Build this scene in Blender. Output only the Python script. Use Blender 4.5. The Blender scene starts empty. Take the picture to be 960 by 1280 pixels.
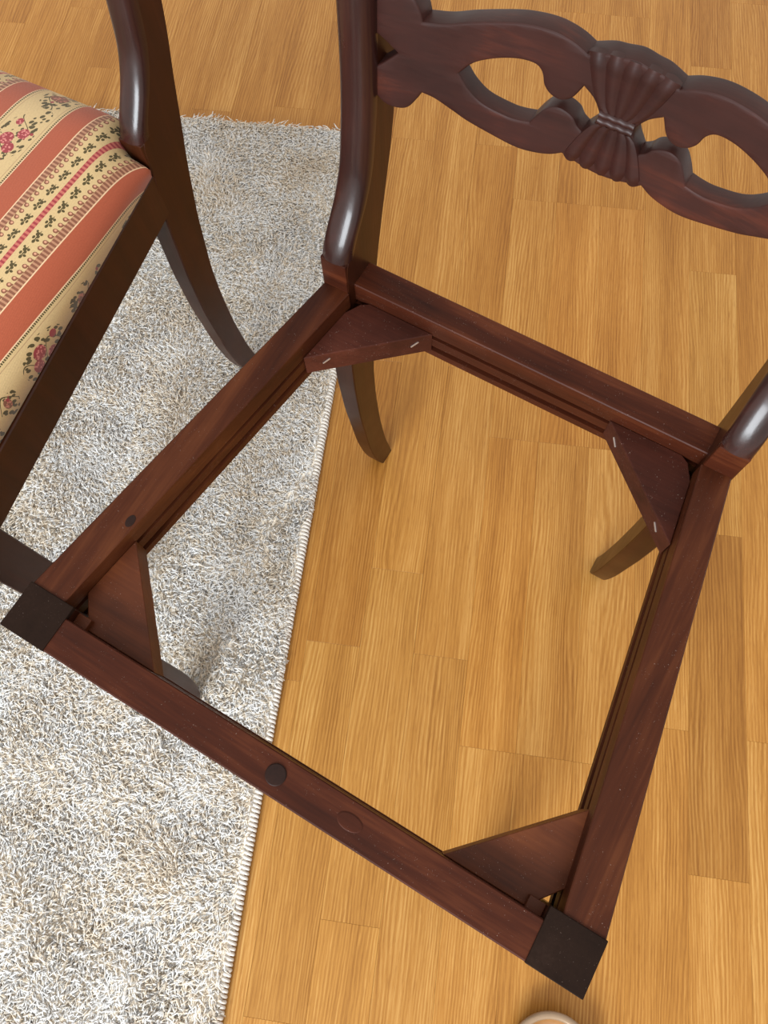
import bpy, bmesh, math, random
import numpy as np
from mathutils import Matrix, Vector

random.seed(7)
rng = np.random.default_rng(7)
scene = bpy.context.scene
COL = scene.collection

# ------------------------------------------------------------------ camera
FPX, TILT, ROLL, CAMH = 960.0, 0.3476, -0.0741, 0.9829
ct, st = math.cos(TILT), math.sin(TILT)
cr, sr = math.cos(ROLL), math.sin(ROLL)
right0, up0, back0 = Vector((1, 0, 0)), Vector((0, ct, st)), Vector((0, -st, ct))
rgt = cr * right0 + sr * up0
upv = -sr * right0 + cr * up0
cd = bpy.data.cameras.new('camera')
cd.sensor_fit = 'HORIZONTAL'
cd.sensor_width = 36.0
cd.lens = 36.0 * FPX / 960.0
cd.clip_start = 0.01
cam = bpy.data.objects.new('camera', cd)
COL.objects.link(cam)
cam.matrix_world = Matrix(((rgt.x, upv.x, back0.x, 0), (rgt.y, upv.y, back0.y, 0),
                           (rgt.z, upv.z, back0.z, CAMH), (0, 0, 0, 1)))
scene.camera = cam

# ------------------------------------------------------------------ light
world = bpy.data.worlds.new('room_light')
scene.world = world
world.use_nodes = True
bg = world.node_tree.nodes['Background']
bg.inputs[0].default_value = (1.0, 0.95, 0.89, 1)
bg.inputs[1].default_value = 0.68


def area(name, loc, target, sx, sy, power, color):
    d = bpy.data.lights.new(name, 'AREA')
    d.shape = 'RECTANGLE'
    d.size, d.size_y = sx, sy
    d.energy = power
    d.color = color
    o = bpy.data.objects.new(name, d)
    COL.objects.link(o)
    o.location = loc
    o.rotation_euler = (Vector(target) - Vector(loc)).to_track_quat('-Z', 'Y').to_euler()
    return o


area('window_daylight', (-1.9, -3.0, 2.2), (-0.15, 0.4, 0.2), 1.9, 1.9, 190, (0.88, 0.95, 1.0))

vs = scene.view_settings
vs.view_transform = 'Standard'
vs.look = 'None'
vs.gamma = 1.0
vs.use_curve_mapping = False
scene.cycles.diffuse_bounces = 8
vs.exposure = 0.75


# ------------------------------------------------------------------ helpers
def tag(o, label=None, cat=None, group=None, kind=None):
    if label: o['label'] = label
    if cat: o['category'] = cat
    if group: o['group'] = group
    if kind: o['kind'] = kind
    return o


def link(name, me, mat=None, parent=None, smooth=False):
    o = bpy.data.objects.new(name, me)
    COL.objects.link(o)
    if mat is not None and not me.materials:
        me.materials.append(mat)
    if parent is not None:
        o.parent = parent
    if smooth:
        me.polygons.foreach_set('use_smooth', [True] * len(me.polygons))
    return o


def empty(name, loc=(0, 0, 0), rz=0.0):
    o = bpy.data.objects.new(name, None)
    COL.objects.link(o)
    o.location = loc
    o.rotation_euler = (0, 0, rz)
    o.empty_display_size = 0.05
    return o


def mesh(name, verts, faces):
    me = bpy.data.meshes.new(name)
    me.from_pydata([tuple(v) for v in verts], [], [tuple(f) for f in faces])
    me.update()
    bm = bmesh.new()
    bm.from_mesh(me)
    bmesh.ops.recalc_face_normals(bm, faces=bm.faces)
    bm.to_mesh(me)
    bm.free()
    return me


def bevel_mesh(me, w, seg=2, ang=0.5):
    bm = bmesh.new()
    bm.from_mesh(me)
    ed = [e for e in bm.edges if len(e.link_faces) == 2 and e.calc_face_angle(0) > ang]
    bmesh.ops.bevel(bm, geom=ed, offset=w, segments=seg, profile=0.5, affect='EDGES', clamp_overlap=True)
    bm.to_mesh(me)
    bm.free()
    me.update()
    return me


def loft(name, rings, caps=True):
    """rings: list of equally long closed loops."""
    n = len(rings[0])
    v = [p for r in rings for p in r]
    f = []
    for i in range(len(rings) - 1):
        for j in range(n):
            k = (j + 1) % n
            f.append((i * n + j, i * n + k, (i + 1) * n + k, (i + 1) * n + j))
    if caps:
        f.append(tuple(range(n - 1, -1, -1)))
        f.append(tuple((len(rings) - 1) * n + j for j in range(n)))
    return mesh(name, v, f)


def prism(name, poly, z0, z1, bev=0.0008):
    n = len(poly)
    v = [(x, y, z0) for x, y in poly] + [(x, y, z1) for x, y in poly]
    f = [tuple(range(n - 1, -1, -1)), tuple(range(n, 2 * n))]
    f += [(j, (j + 1) % n, n + (j + 1) % n, n + j) for j in range(n)]
    me = mesh(name, v, f)
    return bevel_mesh(me, bev, 2) if bev else me


def box(name, x0, x1, y0, y1, z0, z1, bev=0.0):
    return prism(name, [(x0, y0), (x1, y0), (x1, y1), (x0, y1)], z0, z1, bev)


def smooth_interp(xs, ys, q, sig):
    xs, ys = np.array(xs, float), np.array(ys, float)
    q = np.array(q, float)
    off = np.linspace(-2.5, 2.5, 21) * sig
    wt = np.exp(-0.5 * (off / sig) ** 2)
    wt /= wt.sum()
    # extend linearly at both ends so the smoothing keeps the end slopes
    xs2 = np.concatenate([[xs[0] - 1], xs, [xs[-1] + 1]])
    ys2 = np.concatenate([[ys[0] - (ys[1] - ys[0]) / (xs[1] - xs[0])], ys,
                          [ys[-1] + (ys[-1] - ys[-2]) / (xs[-1] - xs[-2])]])
    return sum(w * np.interp(q + o, xs2, ys2) for w, o in zip(wt, off))


# ------------------------------------------------------------------ shader maths
class S:
    """A shader socket (or number) with arithmetic."""
    tree = None

    def __init__(self, s): self.s = s

    @staticmethod
    def op(kind, *a, clamp=False):
        n = S.tree.nodes.new('ShaderNodeMath')
        n.operation = kind
        n.use_clamp = clamp
        for i, x in enumerate(a):
            if isinstance(x, S): S.tree.links.new(x.s, n.inputs[i])
            else: n.inputs[i].default_value = x
        return S(n.outputs[0])

    def __add__(a, b): return S.op('ADD', a, b)
    __radd__ = __add__
    def __sub__(a, b): return S.op('SUBTRACT', a, b)
    def __rsub__(a, b): return S.op('SUBTRACT', b, a)
    def __mul__(a, b): return S.op('MULTIPLY', a, b)
    __rmul__ = __mul__
    def __truediv__(a, b): return S.op('DIVIDE', a, b)
    def abs(a): return S.op('ABSOLUTE', a)
    def lt(a, b): return S.op('LESS_THAN', a, b)
    def gt(a, b): return S.op('GREATER_THAN', a, b)
    def wrap(a, p):  # to -p/2 .. p/2
        return S.op('WRAP', a, p / 2, -p / 2)
    def between(a, lo, hi): return S.op('MULTIPLY', a.gt(lo), a.lt(hi))
    def max(a, b): return S.op('MAXIMUM', a, b)
    def sqrt(a): return S.op('SQRT', a)


def disc(x, y, cx, cy, r, ry=None):
    ry = ry or r
    a = (x - cx) * (1 / r)
    b = (y - cy) * (1 / ry)
    return (a * a + b * b).lt(1.0)


def mix(fac, a, b):
    n = S.tree.nodes.new('ShaderNodeMix')
    n.data_type = 'RGBA'
    for sock, val in ((n.inputs[0], fac), (n.inputs[6], a), (n.inputs[7], b)):
        if isinstance(val, S): S.tree.links.new(val.s, sock)
        elif isinstance(val, tuple): sock.default_value = (*val, 1)
        else: sock.default_value = val
    return S(n.outputs[2])


def mulcol(a, b, fac=1.0):
    r = mix(fac, a, b)
    r.s.node.blend_type = 'MULTIPLY'
    return r


def srgb(r, g, b):
    return tuple(((c / 255) / 12.92 if c / 255 <= 0.04045 else ((c / 255 + 0.055) / 1.055) ** 2.4) for c in (r, g, b))


def new_mat(name):
    m = bpy.data.materials.new(name)
    m.use_nodes = True
    S.tree = m.node_tree
    return m, m.node_tree.nodes['Principled BSDF']


def coords(kind='Object'):
    return S.tree.nodes.new('ShaderNodeTexCoord').outputs[kind]


def mapping(vec, scale=(1, 1, 1), loc=(0, 0, 0), rot=(0, 0, 0)):
    n = S.tree.nodes.new('ShaderNodeMapping')
    S.tree.links.new(vec, n.inputs[0])
    n.inputs['Location'].default_value = loc
    n.inputs['Rotation'].default_value = rot
    n.inputs['Scale'].default_value = scale
    return n.outputs[0]


def noise(vec, scale=5, detail=3, rough=0.5, dist=0.0):
    n = S.tree.nodes.new('ShaderNodeTexNoise')
    S.tree.links.new(vec, n.inputs['Vector'])
    n.inputs['Scale'].default_value = scale
    n.inputs['Detail'].default_value = detail
    n.inputs['Roughness'].default_value = rough
    n.inputs['Distortion'].default_value = dist
    return S(n.outputs[0])


def voronoi(vec, scale, feature='F1', rand=1.0):
    n = S.tree.nodes.new('ShaderNodeTexVoronoi')
    S.tree.links.new(vec, n.inputs['Vector'])
    n.feature = feature
    n.inputs['Scale'].default_value = scale
    n.inputs['Randomness'].default_value = rand
    return S(n.outputs[0])


def ramp(fac, stops):
    n = S.tree.nodes.new('ShaderNodeValToRGB')
    S.tree.links.new(fac.s, n.inputs[0])
    el = n.color_ramp.elements
    while len(el) < len(stops): el.new(0.5)
    for e, (p, c) in zip(el, stops):
        e.position = p
        e.color = (*c, 1) if isinstance(c, tuple) else (c, c, c, 1)
    return S(n.outputs[0])


def bump(bsdf, height, strength=0.2, dist=0.001):
    n = S.tree.nodes.new('ShaderNodeBump')
    n.inputs['Strength'].default_value = strength
    n.inputs['Distance'].default_value = dist
    S.tree.links.new(height.s, n.inputs['Height'])
    S.tree.links.new(n.outputs[0], bsdf.inputs['Normal'])


def setc(b, sock, val):
    if isinstance(val, S): S.tree.links.new(val.s, b.inputs[sock])
    elif isinstance(val, tuple): b.inputs[sock].default_value = (*val, 1)
    else: b.inputs[sock].default_value = val


def wood_dark(name, dark, mid, light, rough=0.35, coat=0.0, axis=1, dust=0.0, streak=1.0, spec=0.5):
    """stained mahogany: long streaks along one axis, cloudy stain, fine pores, a little dust"""
    m, b = new_mat(name)
    v = coords('Object')
    sc = [42.0, 42.0, 42.0]
    sc[axis] = 3.2
    st_ = noise(mapping(v, tuple(sc)), 1.0, 5, 0.6, 0.6)
    cl = noise(mapping(v, (14, 14, 14)), 1.0, 3, 0.55)
    sp = [420.0, 420.0, 420.0]
    sp[axis] = 26.0
    po = noise(mapping(v, tuple(sp)), 1.0, 2, 0.5)
    f = st_ * (0.75 * streak) + cl * (1 - 0.75 * streak) + (po - 0.5) * 0.18
    c = ramp(f, [(0.30, dark), (0.52, mid), (0.74, light)])
    if dust:
        d = noise(mapping(v, (1100, 1100, 1100)), 1.0, 2, 0.6)
        d2 = noise(mapping(v, (60, 60, 60)), 1.0, 2, 0.5)
        c = mix(d.gt(0.72) * d2.gt(0.50) * dust, c, (0.33, 0.24, 0.2))
    setc(b, 'Base Color', c)
    r = noise(mapping(v, (30, 30, 30)), 1.0, 3, 0.6)
    setc(b, 'Roughness', r * 0.16 + (rough - 0.08))
    b.inputs['Specular IOR Level'].default_value = spec
    if coat:
        b.inputs['Coat Weight'].default_value = coat
        b.inputs['Coat Roughness'].default_value = 0.12
    bump(b, po * 0.6 + st_ * 0.5, 0.18, 0.0006)
    return m


M = {}
# outside faces, glossy lacquer
M['lacquer'] = wood_dark('lacquered_mahogany', (0.015, 0.0036, 0.0012), (0.028, 0.0062, 0.0018), (0.044, 0.0100, 0.0030), 0.36, 0.0, axis=2, spec=0.26)
M['roll'] = wood_dark('ebonised_roll', (0.012, 0.0042, 0.0036), (0.022, 0.0066, 0.0052), (0.040, 0.010, 0.0070), 0.30, 0.2, axis=2, spec=0.3)
M['carved'] = wood_dark('carved_mahogany', (0.016, 0.0050, 0.0040), (0.030, 0.0082, 0.0060), (0.085, 0.0190, 0.0090), 0.42, 0.0, axis=0, streak=0.6, spec=0.26)
M['rail_x'] = wood_dark('stained_rail_across', (0.017, 0.0036, 0.0015), (0.044, 0.0094, 0.0034), (0.105, 0.0280, 0.0100), 0.48, 0.0, axis=0, dust=0.7, spec=0.13)
M['rail_y'] = wood_dark('stained_rail_along', (0.023, 0.0050, 0.0018), (0.049, 0.0115, 0.0037), (0.095, 0.0275, 0.0090), 0.48, 0.0, axis=1, dust=0.6, spec=0.13)
M['block'] = wood_dark('stained_corner_block', (0.034, 0.0078, 0.0024), (0.080, 0.0190, 0.0050), (0.145, 0.0400, 0.0105), 0.52, 0.0, axis=0, dust=0.8, streak=0.5, spec=0.22)
M['block_dark'] = wood_dark('dusty_corner_block', (0.018, 0.0044, 0.0024), (0.044, 0.0105, 0.0058), (0.085, 0.0220, 0.0120), 0.55, 0.0, axis=0, dust=1.0, streak=0.5, spec=0.14)
M['endgrain'] = wood_dark('black_end_grain', (0.0090, 0.0045, 0.0030), (0.0150, 0.0074, 0.0048), (0.028, 0.0150, 0.0105), 0.62, 0.0, axis=2, streak=0.4, dust=0.35, spec=0.06)
M['plug'] = wood_dark('dark_wood_plug', (0.009, 0.0036, 0.0026), (0.017, 0.0062, 0.0042), (0.030, 0.0110, 0.0070), 0.5, 0.0, axis=2, spec=0.15)


def mat_staple():
    m, b = new_mat('steel_staple')
    setc(b, 'Base Color', (0.55, 0.50, 0.46))
    b.inputs['Metallic'].default_value = 0.8
    b.inputs['Roughness'].default_value = 0.4
    return m


M['staple'] = mat_staple()


def mat_oak():
    m, b = new_mat('oak_parquet')
    info = S.tree.nodes.new('ShaderNodeObjectInfo')
    v = coords('Object')
    # shift the grain by a different amount on every strip
    comb = S.tree.nodes.new('ShaderNodeCombineXYZ')
    rnd = S(info.outputs['Random'])
    for i, k in enumerate((7.0, 31.0, 3.0)):
        S.tree.links.new((rnd * k).s, comb.inputs[i])
    add = S.tree.nodes.new('ShaderNodeVectorMath')
    add.operation = 'ADD'
    S.tree.links.new(v, add.inputs[0])
    S.tree.links.new(comb.outputs[0], add.inputs[1])
    g = add.outputs[0]
    warp = noise(mapping(g, (14, 2.0, 1)), 1.0, 2, 0.5)
    sep = S.tree.nodes.new('ShaderNodeSeparateXYZ')
    S.tree.links.new(g, sep.inputs[0])
    X, Y = S(sep.outputs[0]), S(sep.outputs[1])
    # growth rings: bands across the strip pulled into arches along it
    jit = noise(mapping(g, (60, 30, 1)), 1.0, 2, 0.6)
    ring = S.op('SINE', (X * 1500.0 + warp * 70.0 + jit * 4.5))
    amp = noise(mapping(g, (25, 2.5, 1), loc=(3, 1, 0)), 1.0, 2, 0.5)
    fine = noise(mapping(g, (480, 13, 1)), 1.0, 4, 0.7, 0.4)
    pore = noise(mapping(g, (1000, 55, 1)), 1.0, 2, 0.6)
    broad = noise(mapping(g, (26, 1.4, 1)), 1.0, 2, 0.5)
    f = ring * amp * 0.12 + fine * 0.55 + broad * 0.45
    c = ramp(f, [(0.30, srgb(132, 86, 33)), (0.50, srgb(163, 115, 53)), (0.70, srgb(187, 144, 82))])
    c = mix(S.op('MULTIPLY', (0.44 - pore), 5.0, clamp=True) * 0.5, c, srgb(122, 74, 24))
    tint = S(info.outputs['Color'])
    c = mulcol(c, tint)
    setc(b, 'Base Color', c)
    setc(b, 'Roughness', fine * 0.15 + 0.32)
    b.inputs['Specular IOR Level'].default_value = 0.24
    bump(b, fine * 0.4 + pore * 0.6, 0.12, 0.0005)
    return m


def mat_rug(name, light, tan, sheen=0.3):
    m, b = new_mat(name)
    v = coords('Object')
    a = noise(mapping(v, (9, 9, 1)), 1.0, 3, 0.6)
    d = noise(mapping(v, (230, 230, 40)), 1.0, 2, 0.6)
    c = ramp(a * 0.35 + d * 0.65, [(0.44, tan), (0.53, light), (0.70, tuple(min(1, x * 1.08) for x in light))])
    setc(b, 'Base Color', c)
    b.inputs['Roughness'].default_value = 0.7
    b.inputs['Sheen Weight'].default_value = sheen
    b.inputs['Specular IOR Level'].default_value = 0.25
    tr = S.tree.nodes.new('ShaderNodeBsdfTranslucent')
    S.tree.links.new(c.s, tr.inputs[0])
    mx = S.tree.nodes.new('ShaderNodeMixShader')
    mx.inputs[0].default_value = 0.5
    out = S.tree.nodes['Material Output']
    S.tree.links.new(b.outputs[0], mx.inputs[1])
    S.tree.links.new(tr.outputs[0], mx.inputs[2])
    S.tree.links.new(mx.outputs[0], out.inputs[0])
    return m


def mat_plain(name, col, rough=0.6, metal=0.0, grain=0.15):
    m, b = new_mat(name)
    v = coords('Object')
    n_ = noise(mapping(v, (160, 160, 160)), 1.0, 3, 0.6)
    c = mix(n_, tuple(x * (1 - grain) for x in col), tuple(min(1, x * (1 + grain)) for x in col))
    setc(b, 'Base Color', c)
    b.inputs['Roughness'].default_value = rough
    b.inputs['Metallic'].default_value = metal
    return m


M['oak'] = mat_oak()
M['subfloor'] = mat_plain('dark_joint', (0.12, 0.06, 0.022), 0.9)
M['pile'] = mat_rug('cream_pile', (0.97, 0.958, 0.94), (0.88, 0.79, 0.66))
M['backing'] = mat_plain('rug_backing', (0.86, 0.78, 0.66), 0.95)
M['binding'] = mat_plain('binding_yarn', (0.60, 0.56, 0.51), 0.7)


def mat_fabric():
    """striped brocade: stripes run front to back, x in metres across the seat"""
    m, b = new_mat('striped_brocade')
    uv = coords('UV')
    sep = S.tree.nodes.new('ShaderNodeSeparateXYZ')
    S.tree.links.new(uv, sep.inputs[0])
    X, Y = S(sep.outputs[0]), S(sep.outputs[1])
    P = 0.141
    xs = (X - 0.1660).wrap(P)          # 0 at the middle of the narrow patterned stripe
    d = xs.abs()
    cream = srgb(200, 172, 124)
    terra = srgb(163, 80, 52)
    olive = srgb(78, 66, 34)
    brown = srgb(128, 80, 58)
    rose = srgb(150, 54, 58)
    pink = srgb(188, 104, 90)
    pale = srgb(222, 188, 150)
    c = mix(0.0, cream, cream)
    # terracotta stripe with pale edge lines
    c = mix(d.between(0.0250, 0.0462), c, terra)
    c = mix(d.between(0.0240, 0.0250), c, pale)
    c = mix(d.between(0.0462, 0.0471), c, pale)
    # dotted guard line
    c = mix(d.between(0.0471, 0.0489) * (Y * 1.0).wrap(0.0022).gt(-0.0004), c, olive)
    c = mix(d.between(0.0511, 0.0517) * 0.5, c, brown)
    # toothed border
    tooth = Y.wrap(0.0042).gt(-0.0002)
    c = mix(d.between(0.0183, 0.0240), c, srgb(176, 128, 98))
    c = mix(d.between(0.0183, 0.0240) * tooth, c, brown)
    # row of little hearts
    yh = Y.wrap(0.0069)
    c = mix(disc(d, yh, 0.0158, 0.0, 0.0021, 0.0022), c, brown)
    c = mix(disc(d, yh, 0.0156, 0.0004, 0.0010, 0.0011), c, srgb(205, 150, 120))
    c = mix(disc(d, yh, 0.0176, 0.0014, 0.0007, 0.0009), c, brown)
    # sprigs either side of the ladder
    ysp = (Y + xs.gt(0.0) * 0.0088).wrap(0.0176)
    spr = disc(d, ysp, 0.0072, 0.0030, 0.0014, 0.0020)
    for cx, cy, r, ry in ((0.0098, 0.0042, 0.0011, 0.0014), (0.0090, 0.0008, 0.0010, 0.0016), (0.0062, -0.0012, 0.0010, 0.0017),
                          (0.0102, -0.0022, 0.0014, 0.0012), (0.0082, -0.0046, 0.0012, 0.0019), (0.0056, 0.0052, 0.0009, 0.0012),
                          (0.0082, 0.0012, 0.0005, 0.0060)):
        spr = spr.max(disc(d, ysp, cx, cy, r, ry))
    c = mix(spr, c, olive)
    # red ladder
    c = mix(d.lt(0.0021), c, pink)
    c = mix(d.lt(0.0021) * Y.wrap(0.0044).gt(0.0), c, rose)
    # floral stripe
    xf = (X - 0.1660 + P / 2).wrap(P)
    yb = (Y - 0.030).wrap(0.150)
    env = disc(xf, yb, 0.0, 0.0, 0.0165, 0.0290).max(disc(xf, yb, 0.002, 0.062, 0.0155, 0.0220)).max(disc(xf, yb, 0.0, -0.055, 0.0120, 0.0120))
    env = env.max(disc(xf, yb, 0.010, 0.030, 0.0060, 0.0100))
    vv = mapping(uv, (1, 1, 0), rot=(0, 0, 0.5))
    leaf = voronoi(mapping(vv, (1.0, 0.62, 1)), 270.0).lt(0.44)
    hole = voronoi(mapping(uv, (1, 1, 0)), 75.0).gt(0.16)
    stem = (S.op('SINE', Y * 190.0) * 0.0075 - xf).abs().lt(0.0006)
    c = mix(env * leaf * hole, c, olive)
    c = mix(env * stem, c, olive)
    petal = voronoi(mapping(uv, (1, 1, 0)), 420.0).lt(0.40)
    roses = disc(xf, yb, -0.0045, -0.004, 0.0062, 0.0072)
    for cx, cy, r, ry in ((0.0060, 0.0065, 0.0052, 0.0060), (0.0035, -0.0125, 0.0052, 0.0060), (-0.0060, 0.017, 0.0034, 0.0040)):
        roses = roses.max(disc(xf, yb, cx, cy, r, ry))
    c = mix(roses, c, rose)
    c = mix(roses * petal, c, srgb(206, 126, 118))
    urn = disc(xf, yb, 0.001, 0.060, 0.0085, 0.0060).max(disc(xf, yb, 0.002, 0.0745, 0.0070, 0.0055)).max(disc(xf, yb, 0.0, -0.055, 0.0050, 0.0040))
    c = mix(urn, c, brown)
    c = mix(urn * petal, c, srgb(190, 120, 100))
    bud = env * voronoi(mapping(uv, (1, 1, 0), loc=(0.3, 0.1, 0)), 90.0).lt(0.15)
    c = mix(bud, c, rose)
    # weave
    w = S.op('SINE', X * 5200.0) * S.op('SINE', Y * 5200.0)
    n_ = noise(mapping(uv, (700, 700, 1)), 1.0, 2, 0.6)
    c = mulcol(c, ramp(n_, [(0.2, 0.80), (0.8, 1.0)]))
    setc(b, 'Base Color', c)
    b.inputs['Roughness'].default_value = 0.75
    b.inputs['Specular IOR Level'].default_value = 0.25
    b.inputs['Sheen Weight'].default_value = 0.15
    bump(b, w * 0.5 + n_, 0.25, 0.0006)
    return m


M['fabric'] = mat_fabric()

# ------------------------------------------------------------------ floor: oak strips
PHI, OFF, SW, SL = -0.2044, -0.1472, 0.069, 0.42
nv = Vector((math.cos(PHI), math.sin(PHI), 0))       # across the strips
tv = Vector((-math.sin(PHI), math.cos(PHI), 0))      # along the strips


def floor_pt(a, v, z=0.0):
    p = nv * a + tv * v
    return Vector((p.x, p.y, z))


RUG_A1, RUG_V1 = OFF - 0.31 * SW, 1.004
RUG_A0, RUG_V0 = -1.32, -0.52

floor = link('floor', box('floor', -1.7, 1.3, -1.0, 2.2, -0.030, -0.0125), M['subfloor'])
floor.rotation_euler = (0, 0, PHI)
tag(floor, 'warm oak strip parquet under the chairs', None, None, 'structure')

GAP = 0.00012
JOINT = {-1: .110, 0: .1625, 1: .2688, 2: .1636, 3: .059, 4: .0592, 5: .0589, 6: .1131, 7: .3727, 8: .1112, -3: 1.0483, -8: 1.103}
TINT = {  # strips with a tone of their own in the photograph: (column, joint below) -> tint
    (7, -1): (0.80, 0.73, 0.62), (7, 0): (0.98, 0.97, 0.93), (0, 0): (0.84, 0.75, 0.62), (0, -1): (0.97, 0.95, 0.90),
    (-1, -1): (1.06, 1.06, 1.08), (2, -1): (0.94, 0.90, 0.84), (2, 0): (0.97, 0.92, 0.85), (1, 0): (0.99, 0.94, 0.86), (1, -1): (0.98, 0.96, 0.92),
    (1, -2): (1.04, 1.03, 1.0), (3, 0): (0.97, 0.88, 0.74), (6, -1): (0.96, 0.90, 0.80), (6, 0): (0.98, 0.94, 0.88),
    (3, 1): (0.94, 0.87, 0.76), (4, 1): (0.96, 0.86, 0.72), (8, -1): (1.0, 0.97, 0.92), (2, 1): (0.92, 0.83, 0.68), (7, 1): (0.97, 0.92, 0.84),
    (7, 2): (0.85, 0.76, 0.64), (4, 2): (1.0, 0.93, 0.82), (5, 1): (0.95, 0.85, 0.72)}
plank_me = {}


def plank_mesh(L):
    key = round(L, 4)
    if key not in plank_me:
        w = SW - GAP
        me = box('plank', -w / 2, w / 2, -L / 2, L / 2, -0.012, 0.0)
        bm = bmesh.new()
        bm.from_mesh(me)
        ed = [e for e in bm.edges if all(v.co.z > -0.001 for v in e.verts)]
        bmesh.ops.bevel(bm, geom=ed, offset=0.0002, segments=1, affect='EDGES')
        bm.to_mesh(me)
        bm.free()
        me.materials.append(M['oak'])
        plank_me[key] = me
    return plank_me[key]


inv = floor.matrix_basis.inverted()
prnd = random.Random(11)
for k in range(-17, 13):
    j0 = JOINT.get(k)
    if j0 is None:
        j0 = prnd.uniform(0, SL)
    n0 = int(math.floor((-0.75 - j0) / SL))
    for n_ in range(n0, n0 + 8):
        va, vb = j0 + n_ * SL, j0 + (n_ + 1) * SL
        if va > 1.95:
            continue
        a0, a1 = OFF + k * SW, OFF + (k + 1) * SW
        if a1 < RUG_A1 - 0.02 and vb < RUG_V1 - 0.02 and a0 > RUG_A0 + 0.02 and va > RUG_V0:
            continue        # wholly under the rug
        c = floor_pt((a0 + a1) / 2, (va + vb) / 2, 0.0)
        o = link('plank', plank_mesh(SL - GAP))
        o.parent = floor
        o.rotation_euler = (0, 0, PHI - floor.rotation_euler[2])
        o.location = inv @ c
        t = TINT.get((k, n_))
        if t is None:
            q = prnd.uniform(-1, 1)
            t = (0.97 + 0.05 * q, 0.91 + 0.06 * q, 0.82 + 0.08 * q)
        o.color = (*t, 1)

# ------------------------------------------------------------------ rug
rug = link('rug', box('rug', RUG_A0, RUG_A1 - 0.004, RUG_V0, RUG_V1 - 0.006, 0.0004, 0.0080), M['backing'])
rug.rotation_euler = (0, 0, PHI)
tag(rug, 'cream shaggy rug with a stitched edge lying on the oak floor', 'rug')


def value_noise(x, y, scale, seed):
    r = np.random.default_rng(seed)
    G = r.random((64, 64))
    u, v = x * scale, y * scale
    i, j = np.floor(u).astype(int), np.floor(v).astype(int)
    fu, fv = u - i, v - j
    fu, fv = fu * fu * (3 - 2 * fu), fv * fv * (3 - 2 * fv)
    g = lambda a, b: G[a % 64, b % 64]
    return ((g(i, j) * (1 - fu) + g(i + 1, j) * fu) * (1 - fv) + (g(i, j + 1) * (1 - fu) + g(i + 1, j + 1) * fu) * fv)


def make_pile():
    sp = 0.0028
    xs = np.arange(RUG_A0 + 0.005, RUG_A1 - 0.007, sp)
    ys = np.arange(RUG_V0 + 0.005, RUG_V1 - 0.004, sp)
    X, Y = np.meshgrid(xs, ys)
    X = X.ravel() + rng.uniform(-.5, .5, X.size) * sp * 1.1
    Y = Y.ravel() + rng.uniform(-.5, .5, Y.size) * sp * 1.1
    X = np.minimum(X, RUG_A1 - 0.006)
    # the part never near the view is thinner
    keep = (X > -0.98) & (Y > -0.36) | (rng.random(X.size) < 0.2)
    X, Y = X[keep], Y[keep]
    n = X.size
    # lean: large swirls plus a private tilt
    ang = 2 * math.pi * (1.3 * value_noise(X, Y, 7, 1) + 0.6 * value_noise(X, Y, 24, 2)) + rng.normal(0, 0.7, n)
    lean = np.clip(0.95 + 0.60 * (value_noise(X, Y, 16, 3) - 0.5) + rng.normal(0, 0.22, n), 0.35, 1.3)
    length = 0.0120 * (1 + 0.25 * (value_noise(X, Y, 40, 4) - 0.5)) * rng.uniform(0.8, 1.15, n)
    r0 = 0.00108 * rng.uniform(0.8, 1.25, n)
    dirx, diry = np.cos(ang), np.sin(ang)
    curl = rng.normal(0, 0.5, n)
    lv = []
    for f, rr, bend in ((0.0, 0.9, 0.3), (0.55, 1.1, 0.9), (1.0, 0.6, 1.4)):
        th = lean * bend
        a2 = ang + curl * f
        px = X + np.cos(a2) * np.sin(th) * length * f
        py = Y + np.sin(a2) * np.sin(th) * length * f
        pz = 0.0072 + np.cos(th * 0.85) * length * f * 0.8
        pz = np.maximum(pz, 0.0078)
        ring = []
        for q in range(3):
            b = 2 * math.pi * q / 3 + ang + 1.2 * f
            ring.append(np.stack([px + np.cos(b) * r0 * rr, py + np.sin(b) * r0 * rr, pz + 0 * px], -1))
        lv.append(np.stack(ring, 1))          # n,3,3
    V = np.stack(lv, 1).reshape(n, 9, 3)
    F = []
    for s_ in range(2):
        for q in range(3):
            k = (q + 1) % 3
            F.append((s_ * 3 + q, s_ * 3 + k, s_ * 3 + 3 + k, s_ * 3 + 3 + q))
    F = np.array(F)
    cap = np.array([6, 7, 8])
    base = (np.arange(n) * 9)
    quads = (base[:, None, None] + F[None]).reshape(-1, 4)
    tris = base[:, None] + cap[None]
    loops = np.concatenate([quads.ravel(), tris.ravel()]).astype(np.int32)
    starts = np.concatenate([np.arange(len(quads)) * 4, len(quads) * 4 + np.arange(len(tris)) * 3]).astype(np.int32)
    me = bpy.data.meshes.new('pile')
    me.vertices.add(n * 9)
    me.vertices.foreach_set('co', V.ravel().astype(np.float32))
    me.loops.add(len(loops))
    me.loops.foreach_set('vertex_index', loops)
    me.polygons.add(len(starts))
    me.polygons.foreach_set('loop_start', starts)
    me.update(calc_edges=True)
    me.polygons.foreach_set('use_smooth', np.ones(len(starts), dtype=bool))
    return me


pile = link('pile', make_pile(), M['pile'], rug)
tag(pile, 'short cream shaggy pile', None, None, 'stuff')


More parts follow.
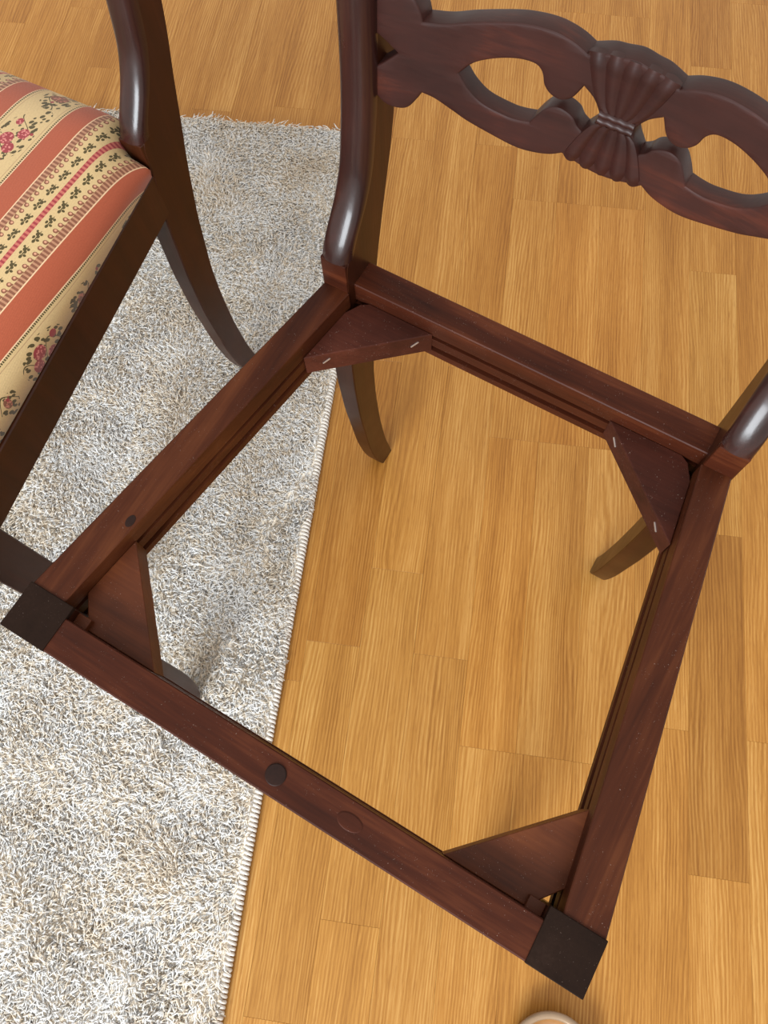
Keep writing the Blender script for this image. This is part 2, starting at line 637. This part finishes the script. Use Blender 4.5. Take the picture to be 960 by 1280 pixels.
def make_binding():
    """overlocked edge: slanting yarn loops wrapped round the rim"""
    v, f = [], []
    pitch = 0.0052
    n = int((RUG_V1 - RUG_V0) / pitch)
    cx, cz, rx, rz = RUG_A1 - 0.0050, 0.0042, 0.0050, 0.0050
    for i in range(n):
        y0 = RUG_V0 + i * pitch
        path = []
        for q in range(8):
            t = q / 7
            a = math.pi * (1.02 - 1.12 * t)
            path.append((cx + rx * math.cos(a) + random.uniform(-.0003, .0003), y0 + pitch * 0.9 * (0.5 - t) + random.uniform(-.0002, .0002),
                         max(0.0014, cz + rz * math.sin(a))))
        b0 = len(v)
        for q, (x, y, z) in enumerate(path):
            a = math.pi * (1.02 - 1.12 * q / 7)
            ux, uz = math.cos(a), math.sin(a)
            for s_ in range(5):
                g = 2 * math.pi * s_ / 5
                r = 0.00215
                v.append((x + ux * math.cos(g) * r * 0.6, y + math.sin(g) * r, z + uz * math.cos(g) * r * 0.6))
        for q in range(7):
            for s_ in range(5):
                k = (s_ + 1) % 5
                f.append((b0 + q * 5 + s_, b0 + q * 5 + k, b0 + q * 5 + 5 + k, b0 + q * 5 + 5 + s_))
    me = bpy.data.meshes.new('edge_binding')
    me.from_pydata(v, [], f)
    me.update()
    return me


bd = link('edge_binding', make_binding(), M['binding'], rug, True)
tag(bd, 'stitched yarn binding along the rug edge')

# ------------------------------------------------------------------ chairs
ZT = 0.4186          # top of the seat rails
ZU = 0.3680          # underside of the seat rails


def fr_z(z): return z


FZ = [0, .02, .05, .10, .15, .2, .27, .37, .4186, .452, .469, .488, .514, .557, .589, .639, .72, .80, .86]
FY = [.407, .399, .3905, .3815, .377, .3720, .370, .373, .3805, .3815, .391, .407, .420, .4285, .4325, .4350, .4400, .4500, .4600]
BZ = [0, .06, .13, .197, .25, .33, .40, .4775, .507, .54, .60, .64, .72, .80, .86]
BY = [.431, .419, .411, .4075, .408, .416, .428, .4477, .4566, .464, .470, .4735, .4790, .4870, .4950]


def post_profile(z, kick=0.0):
    yf = smooth_interp(FZ, FY, z, 0.008)
    yb = smooth_interp(BZ, BY, z, 0.010)
    k = kick * np.clip((0.33 - z) / 0.33, 0, 1) ** 1.5
    return yf + k, yb + k


def make_rear_post(side, kick=0.0, splay=0.0, z0=0.0):
    zs = np.concatenate([np.linspace(z0, 0.40, 30), np.linspace(0.41, 0.66, 36), np.linspace(0.68, 0.86, 10)])
    yf, yb = post_profile(zs, kick)
    rings = []
    for z, a, b in zip(zs, yf, yb):
        t = min(z / ZT, 1)
        k = splay * max(0, (0.33 - z) / 0.33)
        xo = (0.1750 + (0.1895 - 0.1750) * t + k) * side
        xi = (0.1570 + (0.1640 - 0.1570) * t + k) * side
        if z > 0.452: a = a + 0.005 * min(1, (z - 0.452) / 0.004)
        c = 0.0012
        sx = 1 if xo > xi else -1
        rings.append([(xi, a + c, z), (xi + sx * c, a, z), (xo - sx * c, a, z), (xo, a + c, z), (xo, b - c, z), (xo - sx * c, b, z), (xi + sx * c, b, z), (xi, b - c, z)])
    return loft('rear_post', rings)


def make_roll(side):
    zs = np.concatenate([np.linspace(0.4525, 0.66, 40), np.linspace(0.68, 0.86, 10)])
    yf, yb = post_profile(zs)
    rings = []
    for z, a in zip(zs, yf):
        r = []
        for i in range(13):
            t = math.pi * i / 12
            x = 0.1768 + 0.0132 * math.cos(t)
            y = a + 0.006 - 0.0105 * (math.sin(t) ** 0.75)
            r.append((x * side, y, z))
        r.append((0.1640 * side, a + 0.010, z))
        r.append((0.1895 * side, a + 0.010, z))
        rings.append(r)
    return loft('front_roll', rings)


def rail_profile():
    """(depth into the rail, z) down the inner face, with two grooves and a lip"""
    g = 0.0045
    return [(0.0008, ZT), (0, ZT - 0.0008), (0, ZT - .0205), (g, ZT - .0205), (g, ZT - .0255), (0.0, ZT - .0255), (0.0, ZT - .0365),
            (g, ZT - .0365), (g, ZT - .0425), (-0.0008, ZT - .0425), (-0.0008, ZU)]


def make_side_rail(side):
    # outer and inner edge lines in plan
    outer = [(0.2390, 0.0375), (0.1885, 0.3800)]
    inner = [(0.2082, 0.0375), (0.1632, 0.3800)]
    rings = []
    N = 14
    for i in range(N + 1):
        t = i / N
        y = outer[0][1] + t * (outer[1][1] - outer[0][1])
        xo = outer[0][0] + t * (outer[1][0] - outer[0][0])
        xi = inner[0][0] + t * (inner[1][0] - inner[0][0])
        r = [((xi + d) * side, y, z) for d, z in rail_profile()]
        r += [((xo - 0.001) * side, y, ZU), (xo * side, y, ZU + 0.001), (xo * side, y, ZT - 0.0012), ((xo - 0.0012) * side, y, ZT)]
        rings.append(r)
    return loft('side_rail', rings)


def make_cross_rail(name, yi, yo, x1, bow=0.0):
    """yi inner face, yo outer face"""
    s = 1 if yo > yi else -1
    rings = []
    N = 16
    for i in range(N + 1):
        x = -x1 + 2 * x1 * i / N
        b = bow * (1 - (x / x1) ** 2)
        r = [(x, yi + b + s * d, z) for d, z in rail_profile()]
        r += [(x, yo + b - s * 0.001, ZU), (x, yo + b, ZU + 0.001), (x, yo + b, ZT - 0.0012), (x, yo + b - s * 0.0012, ZT)]
        rings.append(r)
    return loft(name, rings)


LFZ, LFY = [0, .03, .1, .2, .3, .37, .4186], [-.024, -.0175, -.0105, -.0065, -.0040, -.0010, 0.0]
LBZ, LBY = [0, .015, .05, .11, .2, .30, .37, .4186], [.0100, .0200, .0285, .0335, .0345, .0360, .0375, .0375]


def make_front_leg(side, z0=0.0):
    zs = np.linspace(z0, ZT - 0.0006, 30)
    yf = smooth_interp(LFZ, LFY, zs, 0.008)
    yb = smooth_interp(LBZ, LBY, zs, 0.006)
    rings = []
    for z, a, b in zip(zs, yf, yb):
        t = z / ZT
        xo = (0.2180 + (0.2396 - 0.2180) * t) * side
        xi = (0.1915 + (0.1994 - 0.1915) * min(1, t)) * side
        c = 0.001
        rings.append([(xi, a + c, z), (xi + side * c, a, z), (xo - side * c, a, z), (xo, a + c, z), (xo, b - c, z), (xo - side * c, b, z), (xi + side * c, b, z), (xi, b - c, z)])
    return loft('front_leg', rings)


# ---- carved splat -------------------------------------------------
def cat(points, n=6):
    """closed Catmull-Rom through points; a third entry marks a corner"""
    out = []
    m = len(points)
    P = [np.array(p[:2], float) for p in points]
    corner = [len(p) > 2 for p in points]
    for i in range(m):
        p0, p1, p2, p3 = P[i - 1], P[i], P[(i + 1) % m], P[(i + 2) % m]
        if corner[i]: p0 = p1 - (p2 - p1)
        if corner[(i + 1) % m]: p3 = p2 + (p2 - p1)
        for k in range(n):
            t = k / n
            out.append(0.5 * (2 * p1 + (p2 - p0) * t + (2 * p0 - 5 * p1 + 4 * p2 - p3) * t * t + (3 * p1 - p0 - 3 * p2 + p3) * t ** 3))
    return [tuple(o) for o in out]


LEFT = [(0, .6505), (-.010, .6490), (-.018, .6480), (-.0290, .6440, 1), (-.0370, .6475), (-.0470, .6500), (-.0563, .6508), (-.0680, .6500), (-.0802, .6478),
        (-.1049, .6410), (-.1200, .6360), (-.1342, .6338, 1), (-.1362, .6400), (-.1411, .6475), (-.1490, .6502), (-.1580, .6490), (-.1650, .6440, 1),
        (-.1652, .6200, 1), (-.1600, .6170), (-.1500, .6093, 1), (-.1600, .6005), (-.1652, .5965, 1), (-.1650, .5750, 1), (-.1586, .5695), (-.1500, .5680), (-.1420, .5705), (-.1356, .5790),
        (-.1324, .5846, 1), (-.1229, .5826), (-.1100, .5772), (-.0972, .5720), (-.0743, .5662), (-.0600, .5640), (-.0480, .5650), (-.0370, .5680), (-.0290, .5725, 1), (-.0200, .5700), (-.010, .5678), (0, .5670)]
OUTLINE = LEFT[:-1] + [(0, .5670)] + [((-p[0],) + tuple(p[1:])) for p in LEFT[-2:0:-1]]
# one opening on each side: an almond and a small eye joined by the gap between two scrolls
HOLE = [(-.1080, .6058, 1), (-.0993, .6153), (-.0892, .6210), (-.0780, .6252), (-.0680, .6274), (-.0590, .6272), (-.0540, .6232), (-.0512, .6160), (-.0462, .6112), (-.0391, .6096),
        (-.0318, .6135), (-.0262, .6238, 1), (-.0185, .6185), (-.0132, .6115), (-.0124, .6080), (-.0138, .6020), (-.0198, .5935, 1), (-.0240, .5962), (-.0275, .6005), (-.0330, .6032),
        (-.0395, .6040), (-.0460, .6012), (-.0510, .5950), (-.0556, .5868, 1), (-.0640, .5855), (-.0729, .5856), (-.0891, .5890), (-.0998, .5960)]


def splat_y(x, z):
    return 0.4415 + 0.06 * (z - 0.60) + 0.018 * (1 - (x / 0.165) ** 2)


def mirror(pts): return [((-p[0],) + tuple(p[1:])) for p in reversed(pts)]


def make_splat():
    cu = bpy.data.curves.new('splat_curve', 'CURVE')
    cu.dimensions = '2D'
    cu.fill_mode = 'BOTH'
    cu.extrude = 0.0055
    cu.bevel_depth = 0.0016
    cu.bevel_resolution = 2
    cu.offset = -0.0016
    for loop in (OUTLINE, HOLE, mirror(HOLE)):
        pts = cat(loop, 6)
        sp = cu.splines.new('POLY')
        sp.points.add(len(pts) - 1)
        sp.use_cyclic_u = True
        for p, (x, z) in zip(sp.points, pts): p.co = (x, z, 0, 1)
    o = bpy.data.objects.new('splat_curve', cu)
    COL.objects.link(o)
    dg = bpy.context.evaluated_depsgraph_get()
    dg.update()
    me = bpy.data.meshes.new_from_object(o.evaluated_get(dg))
    me.name = 'splat'
    bpy.data.objects.remove(o)
    bpy.data.curves.remove(cu)
    bm = bmesh.new()
    bm.from_mesh(me)
    bmesh.ops.remove_doubles(bm, verts=bm.verts, dist=1e-6)
    # cut in vertical slices so that the flat board can bend
    for i in range(1, 22):
        x = -0.165 + 0.33 * i / 22
        bmesh.ops.bisect_plane(bm, geom=bm.verts[:] + bm.edges[:] + bm.faces[:], plane_co=(x, 0, 0), plane_no=(1, 0, 0), dist=1e-6)
    for v in bm.verts:
        x, z, d = v.co.x, v.co.y, v.co.z          # local: x across, y up, z thickness
        v.co = (x, splat_y(x, z) + 0.0071 - d, z)
    bmesh.ops.recalc_face_normals(bm, faces=bm.faces)
    bm.to_mesh(me)
    bm.free()
    me.materials.clear()
    return me


def make_fan(sign):
    """fluted fan, sign +1 above the waist, -1 below"""
    NS, NR = 60, 12
    v, f = [], []
    zc = 0.6086
    for i in range(NS + 1):
        s_ = -1 + 2 * i / NS
        fl = abs(math.cos(math.pi * 2.5 * s_))
        for j in range(NR + 1):
            r = j / NR
            x = s_ * (0.0112 + (0.0290 - 0.0112) * r ** 0.62)
            zo = (0.0402 if sign > 0 else 0.0388) - 0.0030 * s_ * s_ + 0.0014 * fl
            z = zc + sign * (0.0046 + (zo - 0.0046) * r)
            y = splat_y(x, z) - 0.0003 - (0.0008 + 0.0016 * r) * fl
            if j >= NR - 1: y += 0.0009 * (j - NR + 2)
            if i in (0, NS): y = splat_y(x, z) + 0.001
            v.append((x, y, z))
    n = NR + 1
    for i in range(NS):
        for j in range(NR):
            f.append((i * n + j, (i + 1) * n + j, (i + 1) * n + j + 1, i * n + j + 1))
    # close at the back
    m0 = len(v)
    for i in range(NS + 1):
        for j in range(n):
            x, y, z = v[i * n + j]
            v.append((x, splat_y(x, z) + 0.004, z))
    for i in range(NS):
        for j in range(NR):
            f.append((m0 + i * n + j, m0 + i * n + j + 1, m0 + (i + 1) * n + j + 1, m0 + (i + 1) * n + j))
    for i in range(NS):
        for j in (0, NR):
            f.append((i * n + j, (i + 1) * n + j, m0 + (i + 1) * n + j, m0 + i * n + j))
    for j in range(NR):
        for i in (0, NS):
            f.append((i * n + j, i * n + j + 1, m0 + i * n + j + 1, m0 + i * n + j))
    return mesh('fan_carving', v, f)


def make_waist():
    rings = []
    for i in range(21):
        x = -0.0118 + 0.0236 * i / 20
        w = 0.0003 * math.sin(x * 900)
        r = []
        for q in range(17):
            t = q / 16
            z = 0.6040 + 0.0092 * t
            prof = abs(math.sin(math.pi * 2 * t)) ** 0.7
            r.append((x, splat_y(x, z) - 0.0006 - 0.0016 * prof, z + w))
        r.append((x, splat_y(x, 0.6132) + 0.003, 0.6132 + w))
        r.append((x, splat_y(x, 0.6040) + 0.003, 0.6040 + w))
        rings.append(r)
    return loft('waist_band', rings)


def make_crest():
    rings = []
    for i in range(25):
        x = -0.1950 + 0.39 * i / 24
        y = 0.448 + 0.028 * (1 - (x / 0.195) ** 2)
        h = 0.030 + 0.012 * math.cos(math.pi * x / 0.39)
        zc = 0.845
        rings.append([(x, y, zc - h), (x, y - 0.003, zc), (x, y + 0.006, zc + h), (x, y + 0.024, zc + h), (x, y + 0.026, zc), (x, y + 0.020, zc - h)])
    return bevel_mesh(loft('crest_rail', rings), 0.002, 2, 0.6)


# ---- shared meshes
ME = {}
for s_, nm in ((-1, 'L'), (1, 'R')):
    ME['post' + nm] = make_rear_post(s_)
    ME['roll' + nm] = make_roll(s_)
    ME['shoulder' + nm] = box('post_shoulder', min(s_ * .1645, s_ * .1890), max(s_ * .1645, s_ * .1890), 0.3800, 0.3860, ZT - 0.002, 0.4524, 0.0008)
    ME['rail' + nm] = make_side_rail(s_)
    ME['leg' + nm] = make_front_leg(s_, 0.0085 if s_ < 0 else 0.0)
    ME['top' + nm] = box('leg_top', min(s_ * .1990, s_ * .2400), max(s_ * .1990, s_ * .2400), -0.0004, 0.0379, ZT - 0.004, ZT + 0.0012, 0.0006)
    ME['stub' + nm] = box('tenon_stub', min(s_ * .1870, s_ * .1990), max(s_ * .1870, s_ * .1990), 0.0150, 0.0365, ZU, ZT - 0.012, 0.0006)
ME['back_rail'] = make_cross_rail('back_rail', 0.3905, 0.4180, 0.1645, 0.0)
ME['front_rail'] = make_cross_rail('front_rail', 0.0280, 0.0, 0.1992, 0.0)
ME['splat'] = make_splat()
ME['fanU'], ME['fanD'], ME['waist'] = make_fan(1), make_fan(-1), make_waist()
ME['crest'] = make_crest()


def corner_polys():
    bl = [(-.1712, .3140), (-.0846, .3903), (-.1490, .3903), (-.1560, .3860), (-.1640, .3720)]
    fl = [(-.1988, .1060), (-.2062, .0520), (-.1870, .0282), (-.1240, .0282)]
    return [('back', -1, bl), ('back', 1, [(-x, y) for x, y in reversed(bl)]), ('front', -1, fl), ('front', 1, [(-x * 1.006, y) for x, y in reversed(fl)])]


ME['plug'] = loft('wood_plug', [[(0.0076 * k * math.cos(2 * math.pi * i / 28), 0.0076 * k * math.sin(2 * math.pi * i / 28), z) for i in range(28)]
                                for k, z in ((1.0, -0.004), (1.0, 0.0006), (0.92, 0.0011))])
ME['knot'] = loft('knot_patch', [[(0.0098 * k * math.cos(2 * math.pi * i / 28), 0.0056 * k * math.sin(2 * math.pi * i / 28), z) for i in range(28)]
                                 for k, z in ((1.0, -0.004), (1.0, 0.0003), (0.9, 0.0005))])
ME['staple'] = box('staple', -0.0045, 0.0045, -0.0006, 0.0006, -0.0004, 0.0004)


def chair_common(root, shoulder, trim=(0.0, 0.0)):
    """posts, rails, legs, splat: the frame both chairs share"""
    parts = {}
    for nm, s_ in (('L', -1), ('R', 1)):
        pm = ME['post' + nm]
        z0 = trim[0 if s_ < 0 else 1]
        if z0:
            pm = make_rear_post(s_, z0=z0)
            autosmooth(pm, 0.45)
        po = link('rear_post', pm, M['lacquer'], root, False)
        link('front_roll', ME['roll' + nm], M['roll'], po, True)
        sh = link('post_shoulder', ME['shoulder' + nm].copy(), None, po)
        sh.data.materials.append(shoulder)
        parts['rail' + nm] = link('side_rail', ME['rail' + nm], M['rail_y'], root)
        lg = link('front_leg', ME['leg' + nm], M['lacquer'], root)
        parts['leg' + nm] = lg
    parts['front'] = link('front_rail', ME['front_rail'], M['rail_x'], root)
    parts['back'] = link('back_rail', ME['back_rail'], M['rail_x'], root)
    sp = link('splat', ME['splat'], M['carved'], root)
    tag(sp, 'pierced and carved wooden crossbar of the backrest')
    link('fan_carving', ME['fanU'], M['carved'], sp, True)
    link('fan_carving', ME['fanD'], M['carved'], sp, True)
    link('waist_band', ME['waist'], M['carved'], sp, True)
    link('crest_rail', ME['crest'], M['lacquer'], root)
    return parts


# smooth the long curved faces but keep the arrises
def autosmooth(me, ang=0.6):
    me.polygons.foreach_set('use_smooth', [True] * len(me.polygons))
    bm = bmesh.new()
    bm.from_mesh(me)
    for e in bm.edges:
        e.smooth = not (len(e.link_faces) == 2 and e.calc_face_angle(0) > ang)
    bm.to_mesh(me)
    bm.free()


for k in ('postL', 'postR', 'legL', 'legR', 'crest', 'splat', 'rollL', 'rollR', 'fanU', 'fanD', 'waist'):
    autosmooth(ME[k], 0.45)

# ---- bare frame chair
YAW1 = -0.5984
chair = empty('dining_chair', (-0.0957, 0.0029, 0), YAW1)
tag(chair, 'dark mahogany dining chair frame with its seat cushion removed, open in the middle', 'chair', 'mahogany dining chairs')
pt = chair_common(chair, M['rail_x'])
for nm in ('L', 'R'):
    tp = link('leg_top', ME['top' + nm], M['endgrain'], pt['leg' + nm])
    tag(tp, 'almost black end grain on top of the front leg')
    link('tenon_stub', ME['stub' + nm], M['block'], pt['leg' + nm])
blocks = []
for where, s_, poly in corner_polys():
    me = prism('corner_block', poly, 0.3745, 0.4005, 0.0007)
    b_ = link('corner_block', me, M['block_dark' if where == 'back' else 'block'], chair)
    tag(b_, 'dusty dark triangular bracing block' if where == 'back' else 'reddish triangular bracing block')
    blocks.append(b_)
    if where == 'back':
        pa, pb = (poly[0], poly[1]) if s_ < 0 else (poly[-1], poly[-2])
        d = Vector((pb[0] - pa[0], pb[1] - pa[1], 0)).normalized()
        nrm = Vector((d.y, -d.x, 0)) if s_ < 0 else Vector((-d.y, d.x, 0))
        if nrm.y > 0: nrm = -nrm
        for t in (0.17, 0.86):
            c = Vector((pa[0], pa[1], 0)).lerp(Vector((pb[0], pb[1], 0)), t) + nrm * 0.0003
            st_ = link('staple', ME['staple'], M['staple'], b_)
            ez = nrm
            ex = (d * 0.75 + Vector((0, 0, 0.65))).normalized()
            ey = ez.cross(ex)
            st_.matrix_local = Matrix(((ex.x, ey.x, ez.x, c.x), (ex.y, ey.y, ez.y, c.y), (ex.z, ey.z, ez.z, 0.390), (0, 0, 0, 1)))
pg = link('wood_plug', ME['plug'], M['plug'], pt['front'])
pg.location = (-0.0017, 0.0146, ZT)
tag(pg, 'round dark plug set in the front rail')
kn = link('knot', ME['knot'], M['rail_x'], pt['front'])
kn.location = (0.0588, 0.0143, ZT)
tag(kn, 'oval brown knot in the front rail')

k2 = link('knot', ME['knot'].copy(), None, pt['railL'])
k2.data.materials.clear()
k2.data.materials.append(M['plug'])
k2.location = (-0.2035, 0.1150, ZT + 0.0001)
k2.scale = (0.36, 0.95, 0.25)
tag(k2, 'small black knot in the side rail')

# ---- upholstered chair
chair2 = empty('dining_chair')
# it leans very slightly, sunk into the soft pile at the front
chair2.matrix_basis = Matrix.Translation((-0.542, 0.333, -0.006)) @ Matrix.Rotation(-0.560, 4, 'Z') @ Matrix.Rotation(0.022, 4, 'X') @ Matrix.Rotation(-0.016, 4, 'Y')
tag(chair2, 'dark mahogany dining chair with terracotta and cream striped floral seat cushion on the rug', 'chair', 'mahogany dining chairs')
p2 = chair_common(chair2, M['lacquer'], (0.0085, 0.0030))
for k, s_, z0 in (('legL', -1, 0.0180), ('legR', 1, 0.0120)):
    p2[k].data = make_front_leg(s_, z0)
    autosmooth(p2[k].data, 0.45)
    p2[k].data.materials.append(M['lacquer'])
for k in ('railL', 'railR', 'front', 'back'):
    p2[k].data = p2[k].data.copy()
    p2[k].data.materials.clear()
    p2[k].data.materials.append(M['lacquer'])


def make_cushion():
    NX, NY = 72, 64
    v, f, uvs = [], [], []
    idx = {}

    def prof(t, e):            # dome profile, 0 at the rim, 1 on the plateau
        t = min(1, max(0, t / e))
        return math.sqrt(max(0, 1 - (1 - t) ** 2.6)) ** 0.95

    for j in range(NY + 1):
        tj = j / NY
        for i in range(NX + 1):
            s_ = -1 + 2 * i / NX
            sx = math.copysign(1 - (1 - abs(s_)) ** 1.35, s_)
            ty = 0.5 - 0.5 * math.cos(math.pi * tj)
            # back edge reaches further between the posts
            yb = 0.4080 if abs(sx) < 0.80 else 0.4080 - 0.0300 * min(1, (abs(sx) - 0.80) / 0.10)
            y = 0.0035 + (yb - 0.0035) * ty
            hw = 0.2400 - (0.2400 - 0.1885) * (min(y, 0.38) - 0.0) / 0.38 + 0.0005
            x = sx * hw
            ex = (1 - abs(sx)) * hw
            ey = min(y - 0.0035, yb - y)
            h = 0.0075 + 0.0385 * (prof(ex, 0.075) * prof(ey, 0.060)) ** 0.8
            h += 0.012 * (1 - (sx) ** 2) * math.sin(math.pi * ty)
            if i in (0, NX) or j in (0, NY): h = 0.0
            bulge = 0.004 * math.exp(-((h - 0.010) / 0.008) ** 2) if (ex < 0.02 and h > 0) else 0
            x += math.copysign(bulge, sx)
            v.append((x, y, ZT + 0.0008 + h))
            uvs.append((x + math.copysign(0.35 * max(0, 0.02 - h), sx) * 0.5, y))
    n = NX + 1
    for j in range(NY):
        for i in range(NX):
            f.append((j * n + i, j * n + i + 1, (j + 1) * n + i + 1, (j + 1) * n + i))
    # lay the cloth out flat: distance along the surface from the middle line
    for j in range(NY + 1):
        for sgn in (1, -1):
            mid = j * n + NX // 2
            acc = 0.0
            for i in range(1, NX // 2 + 1):
                p0, p1 = v[mid + sgn * (i - 1)], v[mid + sgn * i]
                acc += math.hypot(p1[0] - p0[0], 0.9 * (p1[2] - p0[2]))
                uvs[mid + sgn * i] = (sgn * acc, v[mid + sgn * i][1])
    me = bpy.data.meshes.new('seat_cushion')
    # underside
    rim = [i for i in range(n)] + [j * n + NX for j in range(1, NY + 1)] + [NY * n + i for i in range(NX - 1, -1, -1)] + [j * n for j in range(NY - 1, 0, -1)]
    f.append(tuple(reversed(rim)))
    me.from_pydata(v, [], f)
    uvl = me.uv_layers.new(name='UVMap')
    for lp in me.loops: uvl.data[lp.index].uv = uvs[lp.vertex_index]
    me.update()
    return me


cu = link('seat_cushion', make_cushion(), M['fabric'], chair2, True)
tag(cu, 'striped terracotta and cream floral upholstered seat')

# ------------------------------------------------------------------ pale round dish at the bottom edge
def make_dish():
    prof = [(0.0, 0.0020), (0.030, 0.0020), (0.0345, 0.0060), (0.0385, 0.0170), (0.0400, 0.0205), (0.0425, 0.0220), (0.0445, 0.0205), (0.0445, 0.0170), (0.0425, 0.0050), (0.0400, 0.0), (0.0, 0.0)]
    N = 56
    v, f = [], []
    for r, z in prof:
        for i in range(N):
            a = 2 * math.pi * i / N
            v.append((max(r, 1e-4) * math.cos(a), max(r, 1e-4) * math.sin(a), z))
    for k in range(len(prof) - 1):
        for i in range(N):
            j = (i + 1) % N
            f.append((k * N + i, k * N + j, (k + 1) * N + j, (k + 1) * N + i))
    me = mesh('dish', v, f)
    return me


def make_ring():
    v, f = [], []
    N, Q = 64, 12
    for i in range(N):
        a = 2 * math.pi * i / N
        for q in range(Q):
            b = 2 * math.pi * q / Q
            r = 0.0430 + 0.0040 * math.cos(b)
            v.append((r * math.cos(a), r * math.sin(a), 0.0225 + 0.0030 * math.sin(b)))
    for i in range(N):
        for q in range(Q):
            f.append((i * Q + q, i * Q + (q + 1) % Q, ((i + 1) % N) * Q + (q + 1) % Q, ((i + 1) % N) * Q + q))
    return mesh('rim', v, f)


M['dish'] = mat_plain('tan_dish', srgb(140, 98, 54), 0.5)
M['rim'] = mat_plain('pale_rim', srgb(146, 122, 98), 0.28, 0.25, 0.1)
dish = empty('dish', (0.1330, -0.2800, 0.0))
tag(dish, 'small round dish with a pale shiny rim on the floor at the bottom edge', 'dish')
link('bowl', make_dish(), M['dish'], dish, True)
link('rim', make_ring(), M['rim'], dish, True)
